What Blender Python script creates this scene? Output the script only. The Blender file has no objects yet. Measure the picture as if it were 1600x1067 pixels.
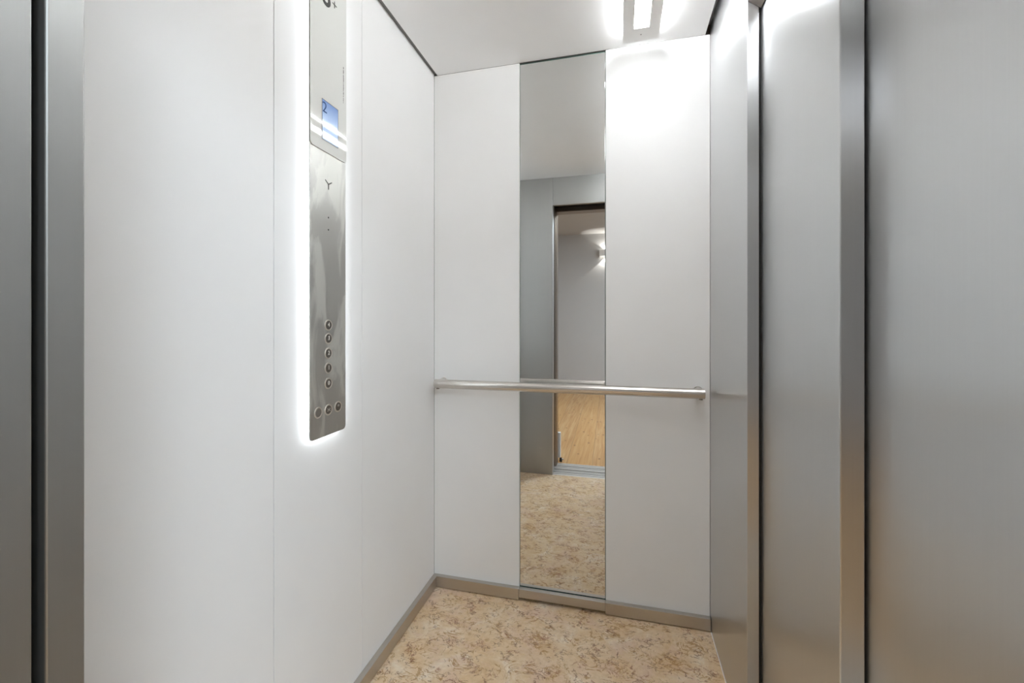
import bpy, bmesh, math, random
from mathutils import Vector, Matrix

random.seed(7)
sc = bpy.context.scene
col = sc.collection

# ------------------------------------------------------------------ numbers (metres)
XL, XR = -0.7762, 0.3238          # side walls of the car
YB, YF = 1.7015, 0.2860           # back wall, front wall (inner faces)
HC = 2.1917                       # ceiling height
JX, JR = -0.4803, 0.3197          # front doorway jambs
ML, MR = -0.3973, -0.0537         # mirror edges
DT = 1.9885                       # door head height
SK = 0.0479                       # skirting height
YH = -3.60                        # far wall of the hallway
ZH = 2.547                        # hallway ceiling

# ------------------------------------------------------------------ materials
def new_mat(name):
    m = bpy.data.materials.new(name); m.use_nodes = True
    nt = m.node_tree; b = nt.nodes['Principled BSDF']
    return m, nt, b

def N(nt, t, **kw):
    n = nt.nodes.new(t)
    for k, v in kw.items(): setattr(n, k, v)
    return n

def coords(nt, scale, space='pos', rot=(0, 0, 0)):
    g = N(nt, 'ShaderNodeNewGeometry') if space == 'pos' else N(nt, 'ShaderNodeTexCoord')
    mp = N(nt, 'ShaderNodeMapping')
    mp.inputs['Scale'].default_value = scale; mp.inputs['Rotation'].default_value = rot
    nt.links.new(g.outputs['Position' if space == 'pos' else 'Object'], mp.inputs['Vector'])
    return mp.outputs['Vector']

def noise(nt, vec, scale, detail=3, rough=.5, dist=0):
    n = N(nt, 'ShaderNodeTexNoise'); n.inputs['Scale'].default_value = scale
    n.inputs['Detail'].default_value = detail; n.inputs['Roughness'].default_value = rough
    n.inputs['Distortion'].default_value = dist
    nt.links.new(vec, n.inputs['Vector']); return n.outputs['Fac']

def ramp(nt, fac, stops, interp='LINEAR'):
    r = N(nt, 'ShaderNodeValToRGB'); r.color_ramp.interpolation = interp
    e = r.color_ramp.elements
    while len(e) < len(stops): e.new(.5)
    for i, (p, c) in enumerate(stops):
        e[i].position = p; e[i].color = (c[0], c[1], c[2], 1) if not isinstance(c, (int, float)) else (c, c, c, 1)
    nt.links.new(fac, r.inputs['Fac']); return r.outputs['Color']

def mix(nt, fac, a, b, mode='MIX'):
    m = N(nt, 'ShaderNodeMix', data_type='RGBA', blend_type=mode)
    if isinstance(fac, (int, float)): m.inputs[0].default_value = fac
    else: nt.links.new(fac, m.inputs[0])
    for s, v in ((6, a), (7, b)):
        if isinstance(v, tuple): m.inputs[s].default_value = (*v, 1)
        else: nt.links.new(v, m.inputs[s])
    return m.outputs[2]

def mth(nt, op, a, b=0.0, clamp=False):
    m = N(nt, 'ShaderNodeMath', operation=op, use_clamp=clamp)
    for s, v in ((0, a), (1, b)):
        if isinstance(v, (int, float)): m.inputs[s].default_value = v
        else: nt.links.new(v, m.inputs[s])
    return m.outputs[0]

def plain(name, c, rough=.5, metal=0.0, spec=.5, bump=None):
    m, nt, b = new_mat(name)
    b.inputs['Base Color'].default_value = (*c, 1); b.inputs['Roughness'].default_value = rough
    b.inputs['Metallic'].default_value = metal; b.inputs['Specular IOR Level'].default_value = spec
    v = coords(nt, (1, 1, 1))
    f = noise(nt, v, 6, 2)
    nt.links.new(ramp(nt, f, [(.3, tuple(x * .985 for x in c)), (.7, c)]), b.inputs['Base Color'])
    if bump:
        bn = N(nt, 'ShaderNodeBump'); bn.inputs['Strength'].default_value = bump[1]; bn.inputs['Distance'].default_value = .001
        nt.links.new(noise(nt, v, bump[0], 2), bn.inputs['Height']); nt.links.new(bn.outputs['Normal'], b.inputs['Normal'])
    return m

def emit(name, c, s):
    m, nt, b = new_mat(name)
    b.inputs['Base Color'].default_value = (.8, .8, .8, 1)
    b.inputs['Emission Color'].default_value = (*c, 1); b.inputs['Emission Strength'].default_value = s
    return m

def steel(name, c=(.66, .665, .67), rough=.30, aniso=.85, grain='v', smudge=0.0):
    """brushed stainless steel; grain v = vertical brushing (blur is horizontal), h = horizontal"""
    m, nt, b = new_mat(name)
    b.inputs['Metallic'].default_value = 1.0
    b.inputs['Anisotropic'].default_value = aniso
    g = N(nt, 'ShaderNodeNewGeometry')
    cr = N(nt, 'ShaderNodeVectorMath', operation='CROSS_PRODUCT')
    nt.links.new(g.outputs['True Normal'], cr.inputs[0]); cr.inputs[1].default_value = (0.002, 0.001, 1.0)
    if grain == 'h':
        cr2 = N(nt, 'ShaderNodeVectorMath', operation='CROSS_PRODUCT')
        nt.links.new(g.outputs['True Normal'], cr2.inputs[0]); nt.links.new(cr.outputs[0], cr2.inputs[1])
        nt.links.new(cr2.outputs[0], b.inputs['Tangent'])
        v = coords(nt, (3, 3, 260))
    else:
        nt.links.new(cr.outputs[0], b.inputs['Tangent'])
        v = coords(nt, (260, 260, 3))
    f = noise(nt, v, 1.0, 3, .6)
    big = noise(nt, coords(nt, (1, 1, 1)), 2.6, 3)
    colr = ramp(nt, f, [(.25, tuple(x * .985 for x in c)), (.75, tuple(min(1, x * 1.01) for x in c))])
    r = mth(nt, 'ADD', mth(nt, 'MULTIPLY', f, .02), mth(nt, 'MULTIPLY', big, .04))
    r = mth(nt, 'ADD', r, rough - .03)
    if smudge:
        s = noise(nt, coords(nt, (9, 9, 3.2)), 1.5, 4, .55, 1.2)
        hi = ramp(nt, s, [(.46, 0.0), (.58, 1.0)])
        colr = mix(nt, mth(nt, 'MULTIPLY', hi, smudge), colr, (.78, .78, .74))
        r = mth(nt, 'ADD', r, mth(nt, 'MULTIPLY', hi, .12))
    nt.links.new(colr, b.inputs['Base Color'])
    nt.links.new(r, b.inputs['Roughness'])
    return m

def marble():
    m, nt, b = new_mat('beige_marble')
    v = coords(nt, (1, 1, 1))
    vs = coords(nt, (1.0, 1.5, 1), rot=(0, 0, .35))
    base = ramp(nt, noise(nt, v, 10, 5, .65, .8), [(.30, (.56, .33, .14)), (.43, (.66, .46, .25)), (.55, (.70, .53, .34)), (.66, (.80, .70, .56))])
    pink = ramp(nt, noise(nt, coords(nt, (1, 1.2, 1), rot=(0, 0, .8)), 9, 4, .6, .8), [(.50, 0.0), (.66, 1.0)])
    base = mix(nt, mth(nt, 'MULTIPLY', pink, .65), base, (.63, .42, .33))
    fine = noise(nt, v, 60, 4, .65)
    base = mix(nt, .35, base, ramp(nt, fine, [(.3, (.55, .42, .28)), (.6, (.78, .65, .48))]))
    def squiggle(scale, width, mscale, lo, hi, dist):
        n = noise(nt, vs, scale, 4, .62, dist)
        d = mth(nt, 'ABSOLUTE', mth(nt, 'SUBTRACT', n, .5))
        line = ramp(nt, d, [(0.0, 1.0), (width, 0.0)])
        mk = ramp(nt, noise(nt, v, mscale, 3, .6), [(lo, 0.0), (hi, 1.0)])
        return mth(nt, 'MULTIPLY', line, mk)
    base = mix(nt, mth(nt, 'MULTIPLY', squiggle(15, .033, 13, .47, .56, .9), .95), base, (.36, .19, .055))
    base = mix(nt, mth(nt, 'MULTIPLY', squiggle(24, .028, 18, .505, .56, .6), .95), base, (.17, .075, .04))
    base = mix(nt, mth(nt, 'MULTIPLY', squiggle(19, .030, 15, .52, .59, 1.0), .85), base, (.31, .13, .075))
    nt.links.new(base, b.inputs['Base Color'])
    b.inputs['Roughness'].default_value = .32
    b.inputs['Specular IOR Level'].default_value = .4
    return m

def pine():
    m, nt, b = new_mat('pine_planks')
    tc = N(nt, 'ShaderNodeNewGeometry'); sx = N(nt, 'ShaderNodeSeparateXYZ')
    nt.links.new(tc.outputs['Position'], sx.inputs[0])
    W = .20
    u = mth(nt, 'DIVIDE', mth(nt, 'ADD', mth(nt, 'SUBTRACT', sx.outputs['X'], mth(nt, 'MULTIPLY', sx.outputs['Y'], .026)), 4.21), W)
    fl = mth(nt, 'FLOOR', u); fr = mth(nt, 'FRACT', u)
    wn = N(nt, 'ShaderNodeTexWhiteNoise', noise_dimensions='1D'); nt.links.new(fl, wn.inputs['W'])
    cv = N(nt, 'ShaderNodeCombineXYZ')
    nt.links.new(mth(nt, 'MULTIPLY', sx.outputs['X'], 26.0), cv.inputs[0])
    nt.links.new(mth(nt, 'ADD', mth(nt, 'MULTIPLY', sx.outputs['Y'], .9), mth(nt, 'MULTIPLY', wn.outputs['Value'], 37.0)), cv.inputs[1])
    nt.links.new(fl, cv.inputs[2])
    g = noise(nt, cv.outputs[0], 2.2, 4, .55, .7)
    c = ramp(nt, g, [(.3, (.43, .215, .075)), (.5, (.53, .305, .125)), (.72, (.62, .405, .20))])
    c = mix(nt, mth(nt, 'MULTIPLY', wn.outputs['Value'], .35), c, (.60, .33, .11))
    # knots
    kv = N(nt, 'ShaderNodeCombineXYZ')
    nt.links.new(mth(nt, 'MULTIPLY', sx.outputs['X'], 13.0), kv.inputs[0]); nt.links.new(mth(nt, 'MULTIPLY', sx.outputs['Y'], 7.0), kv.inputs[1])
    vo = N(nt, 'ShaderNodeTexVoronoi'); vo.inputs['Scale'].default_value = 1.0; nt.links.new(kv.outputs[0], vo.inputs['Vector'])
    kn = ramp(nt, vo.outputs['Distance'], [(.07, 1.0), (.17, 0.0)])
    c = mix(nt, mth(nt, 'MULTIPLY', kn, .9), c, (.20, .085, .03))
    edge = mth(nt, 'ABSOLUTE', mth(nt, 'SUBTRACT', fr, .5))
    c = mix(nt, mth(nt, 'MULTIPLY', ramp(nt, edge, [(.484, 0.0), (.493, 1.0)]), .6), c, (.22, .12, .05))
    nt.links.new(c, b.inputs['Base Color']); b.inputs['Roughness'].default_value = .42
    return m

M = {}
M['white'] = plain('white_laminate', (.86, .862, .858), .60, spec=.25, bump=(900, .03))
M['ceil'] = plain('ceiling_paint', (.90, .905, .91), .55, bump=(700, .05))
M['lampbody'] = plain('lamp_body_white', (.88, .88, .87), .5)
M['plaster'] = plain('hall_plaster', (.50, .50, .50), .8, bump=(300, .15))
M['dark'] = plain('black_gap', (.012, .012, .012), .7, spec=.2)
M['greygap'] = plain('grey_channel', (.17, .17, .165), .5)
M['rubber_gap'] = plain('black_rubber_and_gap', (.02, .02, .02), .6)  # door stop body, also the painted shade in the door gaps
M['steel'] = steel('brushed_steel_vertical')
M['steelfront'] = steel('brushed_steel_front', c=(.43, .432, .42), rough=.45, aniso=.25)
M['steelskirt'] = steel('brushed_steel_skirting', c=(.56, .53, .49), rough=.33, aniso=.0, grain='h')
M['frame'] = steel('landing_frame_bronze_steel', c=(.30, .25, .20), rough=.32, aniso=.3)
M['steeltube'] = steel('satin_steel_tube', c=(.66, .63, .59), rough=.26, aniso=.3)
M['steelcop'] = steel('faceplate_steel', c=(.58, .575, .55), rough=.40, aniso=.3, smudge=.8)
M['button'] = steel('button_steel', c=(.27, .25, .225), rough=.30, aniso=.2)
M['ring'] = steel('button_ring_steel', c=(.80, .76, .70), rough=.45, aniso=.1)
M['buttondull'] = steel('button_steel_plain', c=(.42, .40, .37), rough=.40, aniso=.2)
M['alu'] = steel('sill_aluminium', c=(.80, .78, .75), rough=.38, aniso=.5, grain='h')
M['marble'] = marble()
M['pine'] = pine()
M['mirror'], _nt, _b = new_mat('mirror_silver')
_b.inputs['Base Color'].default_value = (.815, .825, .82, 1); _b.inputs['Metallic'].default_value = 1; _b.inputs['Roughness'].default_value = 0.0
M['glassedge'] = plain('mirror_glass_edge', (.10, .16, .14), .2)
M['copglass'] = plain('white_backpainted_glass', (.80, .81, .78), .03, spec=.8)
M['glyph'] = plain('glyph_print_dark', (.04, .042, .04), .5)
M['lcdink'] = plain('lcd_ink', (.05, .09, .20), .8, spec=.05)
M['glyphlight'] = plain('glyph_light', (.80, .76, .70), .4)
M['chrome'] = plain('chrome', (.75, .75, .75), .12, metal=1.0)
M['lampslot'] = emit('lamp_diffuser', (.955, .978, 1.0), 10.5)
M['lamphalo'] = emit('lamp_edge_light', (.955, .978, 1.0), 33.0)
M['copglow'] = emit('panel_backlight', (.88, .94, 1.0), 3.8)
M['sconceglow'] = emit('sconce_light', (1.0, .95, .86), 3.0)

def screen_mat():
    m, nt, b = new_mat('lcd_screen')
    sx = N(nt, 'ShaderNodeSeparateXYZ'); g = N(nt, 'ShaderNodeNewGeometry'); nt.links.new(g.outputs['Position'], sx.inputs[0])
    t = mth(nt, 'DIVIDE', mth(nt, 'SUBTRACT', sx.outputs['Z'], 1.615), .104)
    c = ramp(nt, t, [(0.0, (.34, .46, .66)), (.6, (.30, .42, .64)), (1.0, (.15, .24, .46))])
    nt.links.new(c, b.inputs['Emission Color']); b.inputs['Emission Strength'].default_value = .42
    b.inputs['Base Color'].default_value = (.02, .03, .05, 1); b.inputs['Roughness'].default_value = .05
    b.inputs['Specular IOR Level'].default_value = .8
    return m
M['screen'] = screen_mat()

# ------------------------------------------------------------------ object helpers
WL = {}     # world location of every object used as a parent

def put(o, parent, loc):
    col.objects.link(o)
    if parent is not None:
        o.parent = parent; o.location = Vector(loc) - WL[parent.name]
    else:
        o.location = loc
    WL[o.name] = Vector(loc)
    return o

def empty(name, loc):
    o = bpy.data.objects.new(name, None); o.empty_display_size = .05
    return put(o, None, loc)

def tag(o, label, cat, group=None, kind=None):
    o['label'] = label; o['category'] = cat
    if group: o['group'] = group
    if kind: o['kind'] = kind
    return o

def obj(name, bm, mat, parent=None, bevel=0.0, smooth=False, seg=2):
    """bm is in world coordinates; the object's origin goes to the base centre of its box"""
    xs = [v.co.x for v in bm.verts]; ys = [v.co.y for v in bm.verts]; zs = [v.co.z for v in bm.verts]
    c = Vector(((min(xs) + max(xs)) / 2, (min(ys) + max(ys)) / 2, min(zs)))
    bmesh.ops.translate(bm, verts=bm.verts, vec=-c)
    bmesh.ops.recalc_face_normals(bm, faces=bm.faces)
    me = bpy.data.meshes.new(name); bm.to_mesh(me); bm.free()
    me.materials.append(mat)
    o = bpy.data.objects.new(name, me)
    put(o, parent, c)
    if smooth:
        for p in me.polygons: p.use_smooth = True
        try: me.set_sharp_from_angle(angle=math.radians(40))
        except Exception: pass
    if bevel:
        b = o.modifiers.new('bevel', 'BEVEL'); b.width = bevel; b.segments = seg; b.limit_method = 'ANGLE'
    return o

def add_box(bm, x0, x1, y0, y1, z0, z1):
    v = [bm.verts.new(p) for p in ((x0,y0,z0),(x1,y0,z0),(x1,y1,z0),(x0,y1,z0),(x0,y0,z1),(x1,y0,z1),(x1,y1,z1),(x0,y1,z1))]
    for f in ((0,3,2,1),(4,5,6,7),(0,1,5,4),(1,2,6,5),(2,3,7,6),(3,0,4,7)): bm.faces.new([v[i] for i in f])
    return bm

def box(*a): return add_box(bmesh.new(), *a)

def add_prism(bm, pts, fn, d0, d1):
    """pts: 2D outline, fn(u, v, d) -> world point, extruded from d0 to d1"""
    a = [bm.verts.new(fn(u, v, d0)) for u, v in pts]; b = [bm.verts.new(fn(u, v, d1)) for u, v in pts]
    n = len(pts)
    bm.faces.new(a); bm.faces.new(b[::-1])
    for i in range(n): bm.faces.new((a[i], b[i], b[(i+1) % n], a[(i+1) % n]))
    return bm

def rrect(u0, u1, v0, v1, r, corners=(1, 1, 1, 1), n=6):
    """rounded rectangle; corners order: (u0v0, u1v0, u1v1, u0v1)"""
    P = []
    for k, (cu, cv, a0) in enumerate(((u0, v0, 180), (u1, v0, 270), (u1, v1, 0), (u0, v1, 90))):
        rr = r * corners[k]
        if rr == 0: P.append((cu, cv)); continue
        ox = cu + rr if cu == u0 else cu - rr; oy = cv + rr if cv == v0 else cv - rr
        for i in range(n + 1):
            t = math.radians(a0 + 90 * i / n); P.append((ox + rr * math.cos(t), oy + rr * math.sin(t)))
    return P

def add_cyl(bm, p0, p1, r, n=32, r1=None):
    p0, p1 = Vector(p0), Vector(p1); d = p1 - p0
    m = Matrix.Translation((p0 + p1) / 2) @ d.to_track_quat('Z', 'Y').to_matrix().to_4x4()
    bmesh.ops.create_cone(bm, cap_ends=True, segments=n, radius1=r, radius2=r if r1 is None else r1, depth=d.length, matrix=m)
    return bm

def cyl(*a, **k): return add_cyl(bmesh.new(), *a, **k)

def S(o, label=None, cat=None):
    o['kind'] = 'structure'
    if label: o['label'] = label; o['category'] = cat
    return o

# ================================================================== THE CAR
S(obj('floor', box(XL - .03, XR, YF - .008, YB + .03, -.03, 0), M['marble']), 'beige marble car floor with brown squiggly veins', 'floor')

# ceiling: a panel hung clear of the side walls, grey channels in the two shadow gaps
S(obj('ceiling', box(XL + .0155, XR - .017, YF, YB - .0005, HC, HC + .02), M['ceil']), 'white painted ceiling panel above the lift car', 'ceiling')
S(obj('trim_1', box(XL, XL + .0155, YF, YB, HC + .006, HC + .03), M['greygap']), 'grey channel between ceiling and left white wall', 'trim')
S(obj('trim_2', box(XR - .017, XR, YF, YB, HC + .035, HC + .05), M['greygap']), 'grey channel between ceiling and steel right wall', 'trim')
S(obj('trim_3', box(XL - .03, XR + .03, YF - .03, YB + .03, HC + .05, HC + .07), M['dark']), 'dark cover above the ceiling panel', 'trim')

# left wall with three laminate panels
wl = S(obj('wall_left', box(XL - .03, XL - .012, YF, YB, 0, HC + .04), M['greygap']), 'left wall clad in three white laminate panels', 'wall')
s1, s2 = .8217, 1.1693
for y0, y1 in ((YF + .0005, s1 - .0011), (s1 + .0011, s2 - .0006), (s2 + .0006, YB - .0005)):
    obj('wall_panel', box(XL - .0118, XL, y0, y1, SK - .02, HC + .0345), M['white'], wl, bevel=.0006)

# back wall: panels left and right of the mirror
wb = S(obj('wall_back', box(XL - .03, XR + .03, YB + .012, YB + .03, 0, HC + .04), M['greygap']), 'back wall with white laminate panels beside the mirror', 'wall')
for x0, x1 in ((XL + .0005, ML - .0012), (MR + .0012, XR - .001)):
    obj('wall_panel', box(x0, x1, YB, YB + .0118, SK - .02, HC - .0006), M['white'], wb, bevel=.0006)

# right wall: steel post, header above the sliding leaves
YP = 1.2324; XP = .3517
wr = empty('wall_right', (XR, 1.45, 0)); S(wr, 'brushed steel post and header framing the side doors', 'wall')
obj('post', box(XR, XP, YP, YB + .011, 0.0, HC + .034), M['steel'], wr, bevel=.0012)
bm = bmesh.new()
add_prism(bm, [(XR, 1.971), (XP + .005, 1.947), (XP + .005, HC + .034), (XR, HC + .034)], lambda u, v, d: (u, d, v), YF + .045, YP - .0005)
obj('header', bm, M['steel'], wr, bevel=.0008)
obj('post', box(XR, XP, YF + .0005, YF + .0445, 0, HC + .034), M['steel'], wr, bevel=.001)
S(obj('wall_right_shaft', box(.445, .46, YF - .03, YB + .03, 0, HC + .04), M['dark']), 'dark shaft wall behind the sliding steel leaves', 'wall')

# the two sliding leaves of the side door
d1 = empty('door_1', (.377, 1.05, .012)); S(d1, 'sliding steel door leaf next to the steel post', 'door')
obj('leaf', box(.3591, .3958, .8305, 1.262, .012, DT + .05), M['steel'], d1, bevel=.0025, seg=3)
obj('gap_shade', box(.3530, .3589, 1.2445, 1.2565, .012, DT - .045), M['rubber_gap'], d1)  # black strip puts the shade of the gap behind the post into colour
d2 = empty('door_2', (.418, .60, .012)); S(d2, 'nearest sliding steel door leaf at the right', 'door')
obj('leaf', box(.3997, .436, .305, .866, .012, DT + .05), M['steel'], d2, bevel=.0025, seg=3)
obj('gap_shade', box(.3961, .3995, .846, .858, .012, DT - .045), M['rubber_gap'], d2)  # black backing for the shade in the gap between the leaves
S(obj('trim_4', box(XR + .0005, .444, YF + .046, YP - .001, -.03, -.001), M['alu']), 'metal sill under the side door leaves', 'sill')

# front wall: steel return panel beside the doorway and header over it
wf = empty('wall_front', (-.2, YF - .014, 0)); S(wf, 'brushed steel front wall around the open doorway', 'wall')
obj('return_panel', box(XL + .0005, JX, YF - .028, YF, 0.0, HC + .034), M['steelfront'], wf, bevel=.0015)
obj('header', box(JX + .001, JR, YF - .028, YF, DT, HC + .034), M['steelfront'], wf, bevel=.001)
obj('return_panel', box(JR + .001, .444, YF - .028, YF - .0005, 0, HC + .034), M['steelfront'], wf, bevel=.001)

# open leaves of the front doors, slid to the left; landing frame
def leaf(name, label, x0, x1, y0, y1):
    r = empty(name, ((x0 + x1) / 2, (y0 + y1) / 2, .012)); S(r, label, 'door')
    obj('leaf', box(x0, x1, y0, y1, .012, DT + .03), M['frame' if name == 'door_4' else 'steelfront'], r, bevel=.0015)
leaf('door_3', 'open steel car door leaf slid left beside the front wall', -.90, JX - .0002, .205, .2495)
leaf('door_4', 'open steel landing door leaf slid left behind the car door', -.90, JX - .004, .085, .125)
S(obj('trim_5', box(-.95, JX - .03, .126, .204, 0.0, DT + .10), M['dark']), 'dark recess between the open door leaves', 'trim')
S(obj('trim_6', box(JX - .03, JR + .08, .085, YF - .0285, DT + .032, DT + .20), M['dark']), 'dark door operator recess above the doorway', 'trim')
fr = empty('trim_7', (-.08, .03, 0)); S(fr, 'steel landing frame around the doorway', 'door frame')
obj('jamb', box(JX - .09, JX, -.012, .084, 0, DT + .09), M['frame'], fr, bevel=.001)
obj('jamb', box(JR, JR + .09, -.012, .084, 0, DT + .09), M['frame'], fr, bevel=.001)
obj('head', box(JX + .0005, JR - .0005, -.012, .084, DT, DT + .09), M['frame'], fr, bevel=.001)
S(obj('trim_8', box(JR + .03, JR + .05, .0845, YF - .0285, 0, DT + .2), M['dark']), 'dark recess at the right of the doorway', 'trim')

# sills (grooved extrusions)
def grooved(y0, y1, grooves):
    pts = [(y0, -.03)]
    z = 0.0; pts.append((y0, z))
    for a, b in grooves:
        pts += [(a, z), (a, -.020), (b, -.020), (b, z)]
    pts += [(y1, z), (y1, -.03)]
    return add_prism(bmesh.new(), pts, lambda u, v, d: (d, u, v), JX - .03, JR + .03)
for nm, y0, y1, gs, lb in (('trim_9', .158, YF - .0085, ((.172, .180), (.202, .213), (.238, .245)), 'grooved aluminium sill of the lift car doorway'),
                       ('trim_10', .006, .138, ((.028, .034), (.064, .075), (.098, .106)), 'grooved aluminium sill of the landing doorway')):
    sl = S(obj(nm, grooved(y0, y1, gs), M['alu']), lb, 'sill')
    for a, b in gs: obj('groove', box(JX - .029, JR + .029, a + .0003, b - .0003, -.0195, -.0015), M['dark'], sl)  # dark infill stands in for the shade inside the slots

# skirtings
bl = S(obj('baseboard_left', box(XL + .0003, XL + .020, YF + .001, YB - .0205, .004, SK), M['steelskirt'], bevel=.0012), 'steel skirting along the left white wall', 'skirting')
bk = empty('baseboard_back', (-.2262, YB - .01, 0)); S(bk, 'steel skirting in three pieces along the back wall', 'skirting')
for x0, x1, z0 in ((XL + .0003, ML - .0004, .003), (ML + .0004, MR - .0004, .014), (MR + .0004, XR - .0015, .004)):
    obj('skirting_piece', box(x0, x1, YB - .020, YB - .0003, z0, SK), M['steelskirt'], bk, bevel=.0012)

S(obj('trim_11', box(XR - .0022, XR - .0002, .50, YB - .0205, .0002, .0022), M['white']), 'thin pale joint where the floor meets the steel post', 'joint')

# mirror
mr = empty('mirror', ((ML + MR) / 2, YB + .004, SK)); tag(mr, 'tall narrow wall mirror between the two white back panels', 'mirror')
obj('mirror_glass', box(ML + .0010, MR - .0010, YB + .0015, YB + .0065, SK + .002, HC - .007), M['mirror'], mr, bevel=.0012)
obj('backing', box(ML - .001, MR + .001, YB + .0066, YB + .0115, SK - .01, HC - .001), M['glassedge'], mr)

# handrail
hz, hy, hr = .8745, YB - .062, .0183
hrail = empty('handrail', (-.225, YB, hz)); tag(hrail, 'round brushed steel handrail running across the back wall and mirror', 'handrail')
obj('rail', cyl((-.7435, hy, hz), (.2935, hy, hz), hr, 48), M['steeltube'], hrail, bevel=.0012, smooth=True)
for x, rb in ((-.731, .0165), (.281, .0160)):
    br = obj('bracket', cyl((x, hy + .006, hz), (x, YB - .0035, hz), rb, 40), M['steeltube'], hrail, smooth=True)
    obj('wall_flange', cyl((x, YB - .0036, hz), (x, YB - .0003, hz), rb + .002, 40), M['steeltube'], br, bevel=.0006, smooth=True)
    obj('set_screw', cyl((x, hy, hz - hr - .0035), (x, hy, hz - hr + .004), .0065, 20), M['button'], br, smooth=True)

# ------------------------------------------------------------------ ceiling lamp
LX0, LX1, LY0, LY1 = .0110, .1385, .36, 1.6415
SX0, SX1, SY0, SY1 = .0492, .1008, .43, 1.5690
lz = HC - .024
lamp = empty('ceiling_lamp', ((LX0 + LX1) / 2, (LY0 + LY1) / 2, HC)); tag(lamp, 'slim white ceiling lamp with bright slot and glowing edges', 'ceiling lamp')
bm = bmesh.new()
outer = rrect(LX0, LX1, LY0, LY1, .007); inner = [(SX0, SY0), (SX1, SY0), (SX1, SY1), (SX0, SY1)]
# frame as four mitred bars keeps the slot open
def bar(bm, x0, x1, y0, y1): add_box(bm, x0, x1, y0, y1, lz, lz + .012)
bar(bm, LX0, SX0, LY0, LY1); bar(bm, SX1, LX1, LY0, LY1); bar(bm, SX0, SX1, LY0, SY0); bar(bm, SX0, SX1, SY1, LY1)
bmesh.ops.remove_doubles(bm, verts=bm.verts, dist=1e-5)
fp = obj('frame', bm, M['lampbody'], lamp)
obj('diffuser', box(SX0 + .0002, SX1 - .0002, SY0 + .0002, SY1 - .0002, lz + .0095, lz + .0115), M['lampslot'], lamp)
e = .008
bm = bmesh.new()
for (x0, x1, y0, y1) in ((LX0 + e, LX0 + e + .003, LY0 + e, LY1 - .032), (LX1 - e - .003, LX1 - e, LY0 + e, LY1 - .032),
                         ):
    add_box(bm, x0, x1, y0, y1, lz + .0122, HC - .0002)
obj('edge_light', bm, M['lamphalo'], lamp)
obj('sensor_dot', cyl((.0745, 1.604, lz - .0006), (.0745, 1.604, lz + .001), .0022, 16), M['greygap'], lamp)

# ------------------------------------------------------------------ control panel
CX = XL + .015
CY0, CY1, CZ0, CZD, CZ1 = .9213, 1.0668, .8275, 1.5850, 2.085
cp = empty('control_panel', (XL, (CY0 + CY1) / 2, CZ0)); tag(cp, 'tall backlit steel and white glass control panel on left wall', 'control panel')
P = lambda u, v, d: (d, u, v)
obj('faceplate', add_prism(bmesh.new(), rrect(CY0, CY1, CZ0, CZD + .012, .012, (1, 1, 0, 0)), P, CX - .003, CX), M['steelcop'], cp)
gl = obj('glass_plate', add_prism(bmesh.new(), rrect(CY0, CY1, CZD, CZ1, .010), P, CX - .0005, CX + .0025), M['copglass'], cp)
gl['label'] = 'white glass upper plate'
obj('glass_rim', add_prism(bmesh.new(), rrect(CY0 - .0012, CY1 + .0006, CZD - .0022, CZ1 + .001, .011), P, CX - .0028, CX - .0004), M['greygap'], cp)
e = .006
bm = bmesh.new()
for (y0, y1, z0, z1) in ((CY0 + e, CY0 + e + .004, CZ0 + e, CZ1 - e), (CY1 - e - .004, CY1 - e, CZ0 + e, CZ1 - e),
                         (CY0 + e + .004, CY1 - e - .004, CZ0 + e, CZ0 + e + .004), (CY0 + e + .004, CY1 - e - .004, CZ1 - e - .004, CZ1 - e)):
    add_box(bm, XL + .0004, CX - .0032, y0, y1, z0, z1)
obj('backlight', bm, M['copglow'], cp)

GX = CX + .0026      # glass surface
scr = obj('display', box(GX, GX + .0008, .9643, 1.0284, 1.6150, 1.7190), M['screen'], cp); scr['label'] = 'blue lit display'
bm = bmesh.new()
for (y0, y1, z0, z1) in ((.9630, 1.0297, 1.7190, 1.7206), (.9630, 1.0297, 1.6134, 1.6150), (.9630, .9643, 1.6150, 1.7190), (1.0284, 1.0297, 1.6150, 1.7190)):
    add_box(bm, GX, GX + .0008, y0, y1, z0, z1)
obj('display_frame', bm, M['greygap'], scr)

def text_mesh(name, s, size, x, y, z, mat, parent, offset=0.0, sx=1.0, depth=.0003):
    cu = bpy.data.curves.new(name, 'FONT'); cu.body = s; cu.size = size; cu.align_x = 'CENTER'; cu.align_y = 'CENTER'
    cu.extrude = depth; cu.offset = offset
    t = bpy.data.objects.new(name + '_curve', cu); col.objects.link(t)
    dg = bpy.context.evaluated_depsgraph_get(); me = bpy.data.meshes.new_from_object(t.evaluated_get(dg))
    bpy.data.objects.remove(t); bpy.data.curves.remove(cu)
    me.name = name; me.materials.clear(); me.materials.append(mat)
    # text plane: u -> +y, v -> +z, normal -> +x
    me.transform(Matrix(((0, 0, 1, 0), (sx, 0, 0, 0), (0, 1, 0, 0), (0, 0, 0, 1))))
    o = bpy.data.objects.new(name, me)
    return put(o, parent, (x, y, z))

text_mesh('display_digit', '2', .040, GX + .0011, .9730, 1.699, M['lcdink'], scr, offset=-.0004)
text_mesh('load_number', '6', .082, GX + .0003, .9790, 2.0005, M['glyph'], gl, offset=.0012)
bm = bmesh.new()
add_box(bm, GX, GX + .0006, 1.0133, 1.0155, 1.9925, 2.0105); add_box(bm, GX, GX + .0006, 1.0053, 1.0133, 2.0005, 2.0027); add_box(bm, GX, GX + .0006, 1.0155, 1.0235, 2.0005, 2.0027)
obj('plus_sign', bm, M['glyph'], gl)
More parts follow.
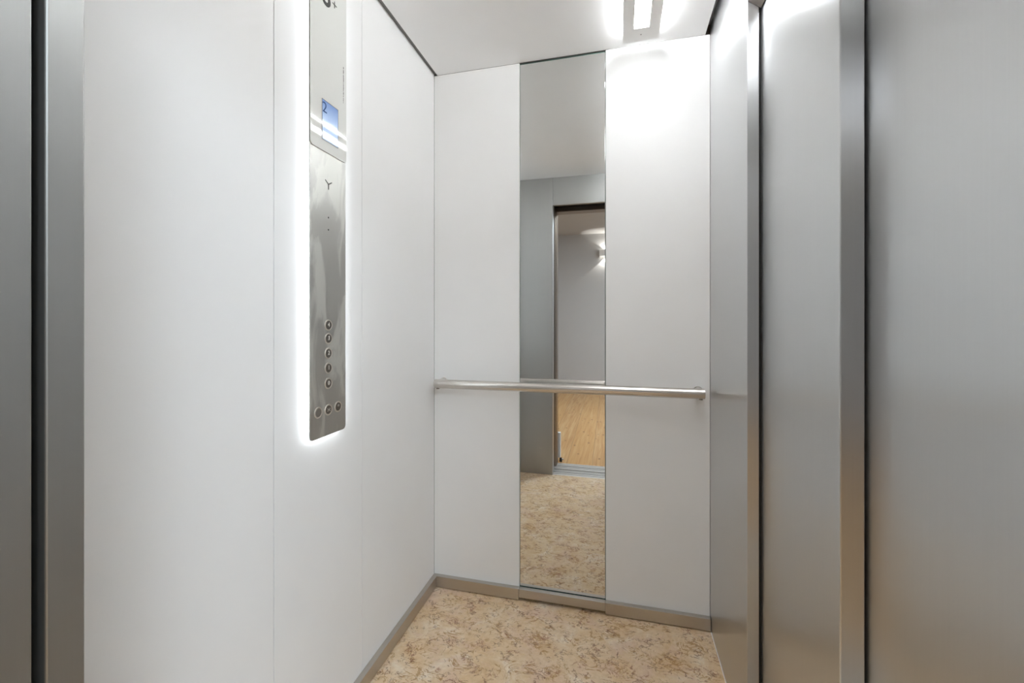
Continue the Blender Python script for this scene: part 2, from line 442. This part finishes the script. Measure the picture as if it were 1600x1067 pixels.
# the minute upright line of print by the glass edge: illegible strokes
bm = bmesh.new(); z = 1.7512
while z < 1.8529:
    h = random.choice((.0013, .0018, .0022)); w = random.choice((.0016, .0024, .0026))
    add_box(bm, GX, GX + .0003, 1.0520, 1.0520 + w, z, z + h); z += h + random.choice((.0006, .0008, .0008, .0028))
obj('fine_print', bm, M['glyph'], gl)

# Y shaped speech slot and two small holes
def strip(bm, p, q, w):
    p, q = Vector(p), Vector(q); n = (q - p).normalized(); t = Vector((-n.y, n.x)) * w / 2
    add_prism(bm, [tuple(p + t), tuple(p - t), tuple(q - t), tuple(q + t)], P, CX + .0001, CX + .0006)
bm = bmesh.new()
for a in (35, 145, 270):
    r = math.radians(a); strip(bm, (.9930, 1.5030), (.9930 + .0165 * math.cos(r), 1.5030 + .0145 * math.sin(r)), .0024)
obj('speech_slot', bm, M['glyph'], cp)
for z in (1.4130, 1.3802):
    obj('microphone_hole', cyl((CX + .0001, .9922, z), (CX + .0006, .9922, z), .0023, 20), M['glyph'], cp)

def glyph_shape(kind, y, z, parent):
    x = CX + .0018
    bm = bmesh.new()
    def st(p, q, w=.0015):
        p, q = Vector(p), Vector(q); n = (q - p).normalized(); t = Vector((-n.y, n.x)) * w / 2
        add_prism(bm, [tuple(p + t), tuple(p - t), tuple(q - t), tuple(q + t)], P, x, x + .0003)
    if kind == 'bell':
        add_prism(bm, [(y - .005, z - .003), (y + .005, z - .003), (y + .0032, z), (y + .0025, z + .0045), (y, z + .0062), (y - .0025, z + .0045), (y - .0032, z)], P, x, x + .0003)
    elif kind == 'open':
        for s in (-1, 1):
            st((y + s * .0012, z), (y + s * .0055, z + .0042)); st((y + s * .0012, z), (y + s * .0055, z - .0042))
    else:
        st((y - .0022, z + .007), (y - .0022, z + .0005), .0017); st((y + .0026, z + .007), (y + .0026, z + .0005), .0017)
    return obj('glyph', bm, M['glyphlight'], parent)

def button(y, z, glyph, dull=False):
    b = obj('button', cyl((CX + .0002, y, z), (CX + .0016, y, z), .0112, 40, r1=.0110), M['buttondull' if dull else 'button'], cp, smooth=True)
    bm = bmesh.new(); n = 40; R = []
    for i in range(n):
        a = 2 * math.pi * i / n; c, s = math.cos(a), math.sin(a)
        R.append([bm.verts.new((CX + d, y + r * c, z + r * s)) for r, d in ((.0150, .0001), (.0145, .0017), (.0122, .0017), (.0115, .0001))])
    for i in range(n):
        a, c = R[i], R[(i + 1) % n]
        for k in range(4): bm.faces.new((a[k], a[(k + 1) % 4], c[(k + 1) % 4], c[k]))
    obj('ring', bm, M['ring'], b, smooth=True)
    if glyph in ('bell', 'open', 'close'):
        if glyph != 'bell' : glyph_shape(glyph, y, z, b)
    elif glyph:
        text_mesh('glyph', glyph, .0155, CX + .0020, y, z + .001, M['glyphlight'], b, offset=.0003)
    return b
for z, g in zip((1.1232, 1.0870, 1.0473, 1.0077, .9663), '43210'): button(.9922, z, g)
button(.9520, .8955, None, True); button(.9922, .8955, 'open'); button(1.0326, .8963, 'close')

# ================================================================== HALLWAY SEEN IN THE MIRROR
S(obj('floor_hall', box(-2.2, 2.0, YH, .006, -.03, 0), M['pine']), 'knotty pine plank floor of the hallway in the mirror', 'floor')
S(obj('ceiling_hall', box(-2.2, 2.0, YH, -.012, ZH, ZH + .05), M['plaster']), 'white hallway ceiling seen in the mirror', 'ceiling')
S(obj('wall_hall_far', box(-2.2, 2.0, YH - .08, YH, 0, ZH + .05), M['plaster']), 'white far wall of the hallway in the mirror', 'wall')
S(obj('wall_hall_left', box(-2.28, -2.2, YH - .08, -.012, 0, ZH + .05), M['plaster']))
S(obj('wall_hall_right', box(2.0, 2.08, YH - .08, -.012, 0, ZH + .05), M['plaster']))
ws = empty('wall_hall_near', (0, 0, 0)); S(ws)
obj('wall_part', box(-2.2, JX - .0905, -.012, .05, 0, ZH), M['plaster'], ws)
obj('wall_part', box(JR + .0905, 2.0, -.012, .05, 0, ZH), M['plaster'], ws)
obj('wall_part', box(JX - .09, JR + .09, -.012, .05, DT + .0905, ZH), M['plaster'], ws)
S(obj('baseboard_hall', box(JX - .10, -.4625, -.045, -.0125, .036, .236), M['lampbody']), 'short pale grey board beside the hallway door frame', 'skirting')

ds = empty('door_stop', (-.457, -.03, 0)); tag(ds, 'small black door stop with chrome cap on pine floor by door frame', 'door stop')
obj('stop_body', cyl((-.462, -.030, 0.0), (-.462, -.030, .032), .012, 24, r1=.009), M['rubber_gap'], ds, smooth=True)
obj('cap', cyl((-.4525, -.030, .018), (-.438, -.030, .018), .007, 20), M['chrome'], ds, smooth=True)

# wall sconce: a white box open at top and bottom
QX0, QX1, QZ0, QZ1 = -.313, -.113, 2.172, 2.270
sn = empty('wall_sconce', ((QX0 + QX1) / 2, YH, QZ0)); tag(sn, 'white box wall lamp lighting the hallway wall up and down', 'wall lamp')
bm = bmesh.new()
t = .004
add_box(bm, QX0, QX1, YH + .096, YH + .100, QZ0, QZ1); add_box(bm, QX0, QX0 + t, YH + .0003, YH + .0959, QZ0, QZ1); add_box(bm, QX1 - t, QX1, YH + .0003, YH + .0959, QZ0, QZ1)
obj('housing', bm, M['lampbody'], sn)
obj('lamp_body', box(QX0 + .03, QX1 - .03, YH + .03, YH + .07, (QZ0 + QZ1) / 2 - .012, (QZ0 + QZ1) / 2 + .012), M['sconceglow'], sn)
def spot(name, loc, rot, power, ang, blend, parent, c=(1, .95, .88), rad=.01):
    l = bpy.data.lights.new(name, 'SPOT'); l.energy = power; l.spot_size = math.radians(ang); l.spot_blend = blend; l.color = c; l.shadow_soft_size = rad
    o = bpy.data.objects.new(name, l); o.rotation_euler = rot
    return put(o, parent, loc)
mx = (QX0 + QX1) / 2
spot('bulb', (mx, YH + .03, QZ1 + .004), (math.pi, 0, 0), 2.2, 114, .10, sn)
spot('bulb', (mx, YH + .03, QZ0 - .004), (0, 0, 0), 3.6, 100, .10, sn)

# added fill lights without fixtures, unseen, brightening the car through the doorway
def area(name, loc, rot, sx, sy, power, c=(1, 1, 1)):
    l = bpy.data.lights.new(name, 'AREA'); l.shape = 'RECTANGLE'; l.size = sx; l.size_y = sy; l.energy = power; l.color = c
    o = bpy.data.objects.new(name, l); o.rotation_euler = rot
    return put(o, None, loc)
area('hall_fill_light', (1.1, -1.25, ZH - .03), (0, 0, 0), 1.0, .9, 36, (.80, .91, 1))
area('hall_fill_light', (-.95, -1.38, ZH - .03), (0, 0, 0), 1.0, .6, 3.0, (.88, .94, 1))

# ------------------------------------------------------------------ world, camera, view
w = bpy.data.worlds.new('world'); sc.world = w; w.use_nodes = True
w.node_tree.nodes['Background'].inputs['Color'].default_value = (.05, .05, .05, 1)

cd = bpy.data.cameras.new('camera'); cam = bpy.data.objects.new('camera', cd); col.objects.link(cam)
cd.sensor_fit = 'HORIZONTAL'; cd.sensor_width = 36; cd.lens = 665.83 / 1600 * 36
cd.shift_y = -(533.5 - 501.76) / 1600; cd.clip_start = .01
cam.location = (0, 0, 1.134); cam.rotation_euler = (math.radians(90), 0, math.radians(14.176))
sc.camera = cam

sc.view_settings.view_transform = 'Standard'; sc.view_settings.look = 'None'
sc.view_settings.exposure = 1.45; sc.view_settings.gamma = 1.0; sc.view_settings.use_curve_mapping = False
cy = sc.cycles
cy.max_bounces = 16; cy.diffuse_bounces = 8; cy.glossy_bounces = 10; cy.use_denoising = True
cy.caustics_reflective = True; cy.sample_clamp_indirect = 6.0; cy.blur_glossy = .5
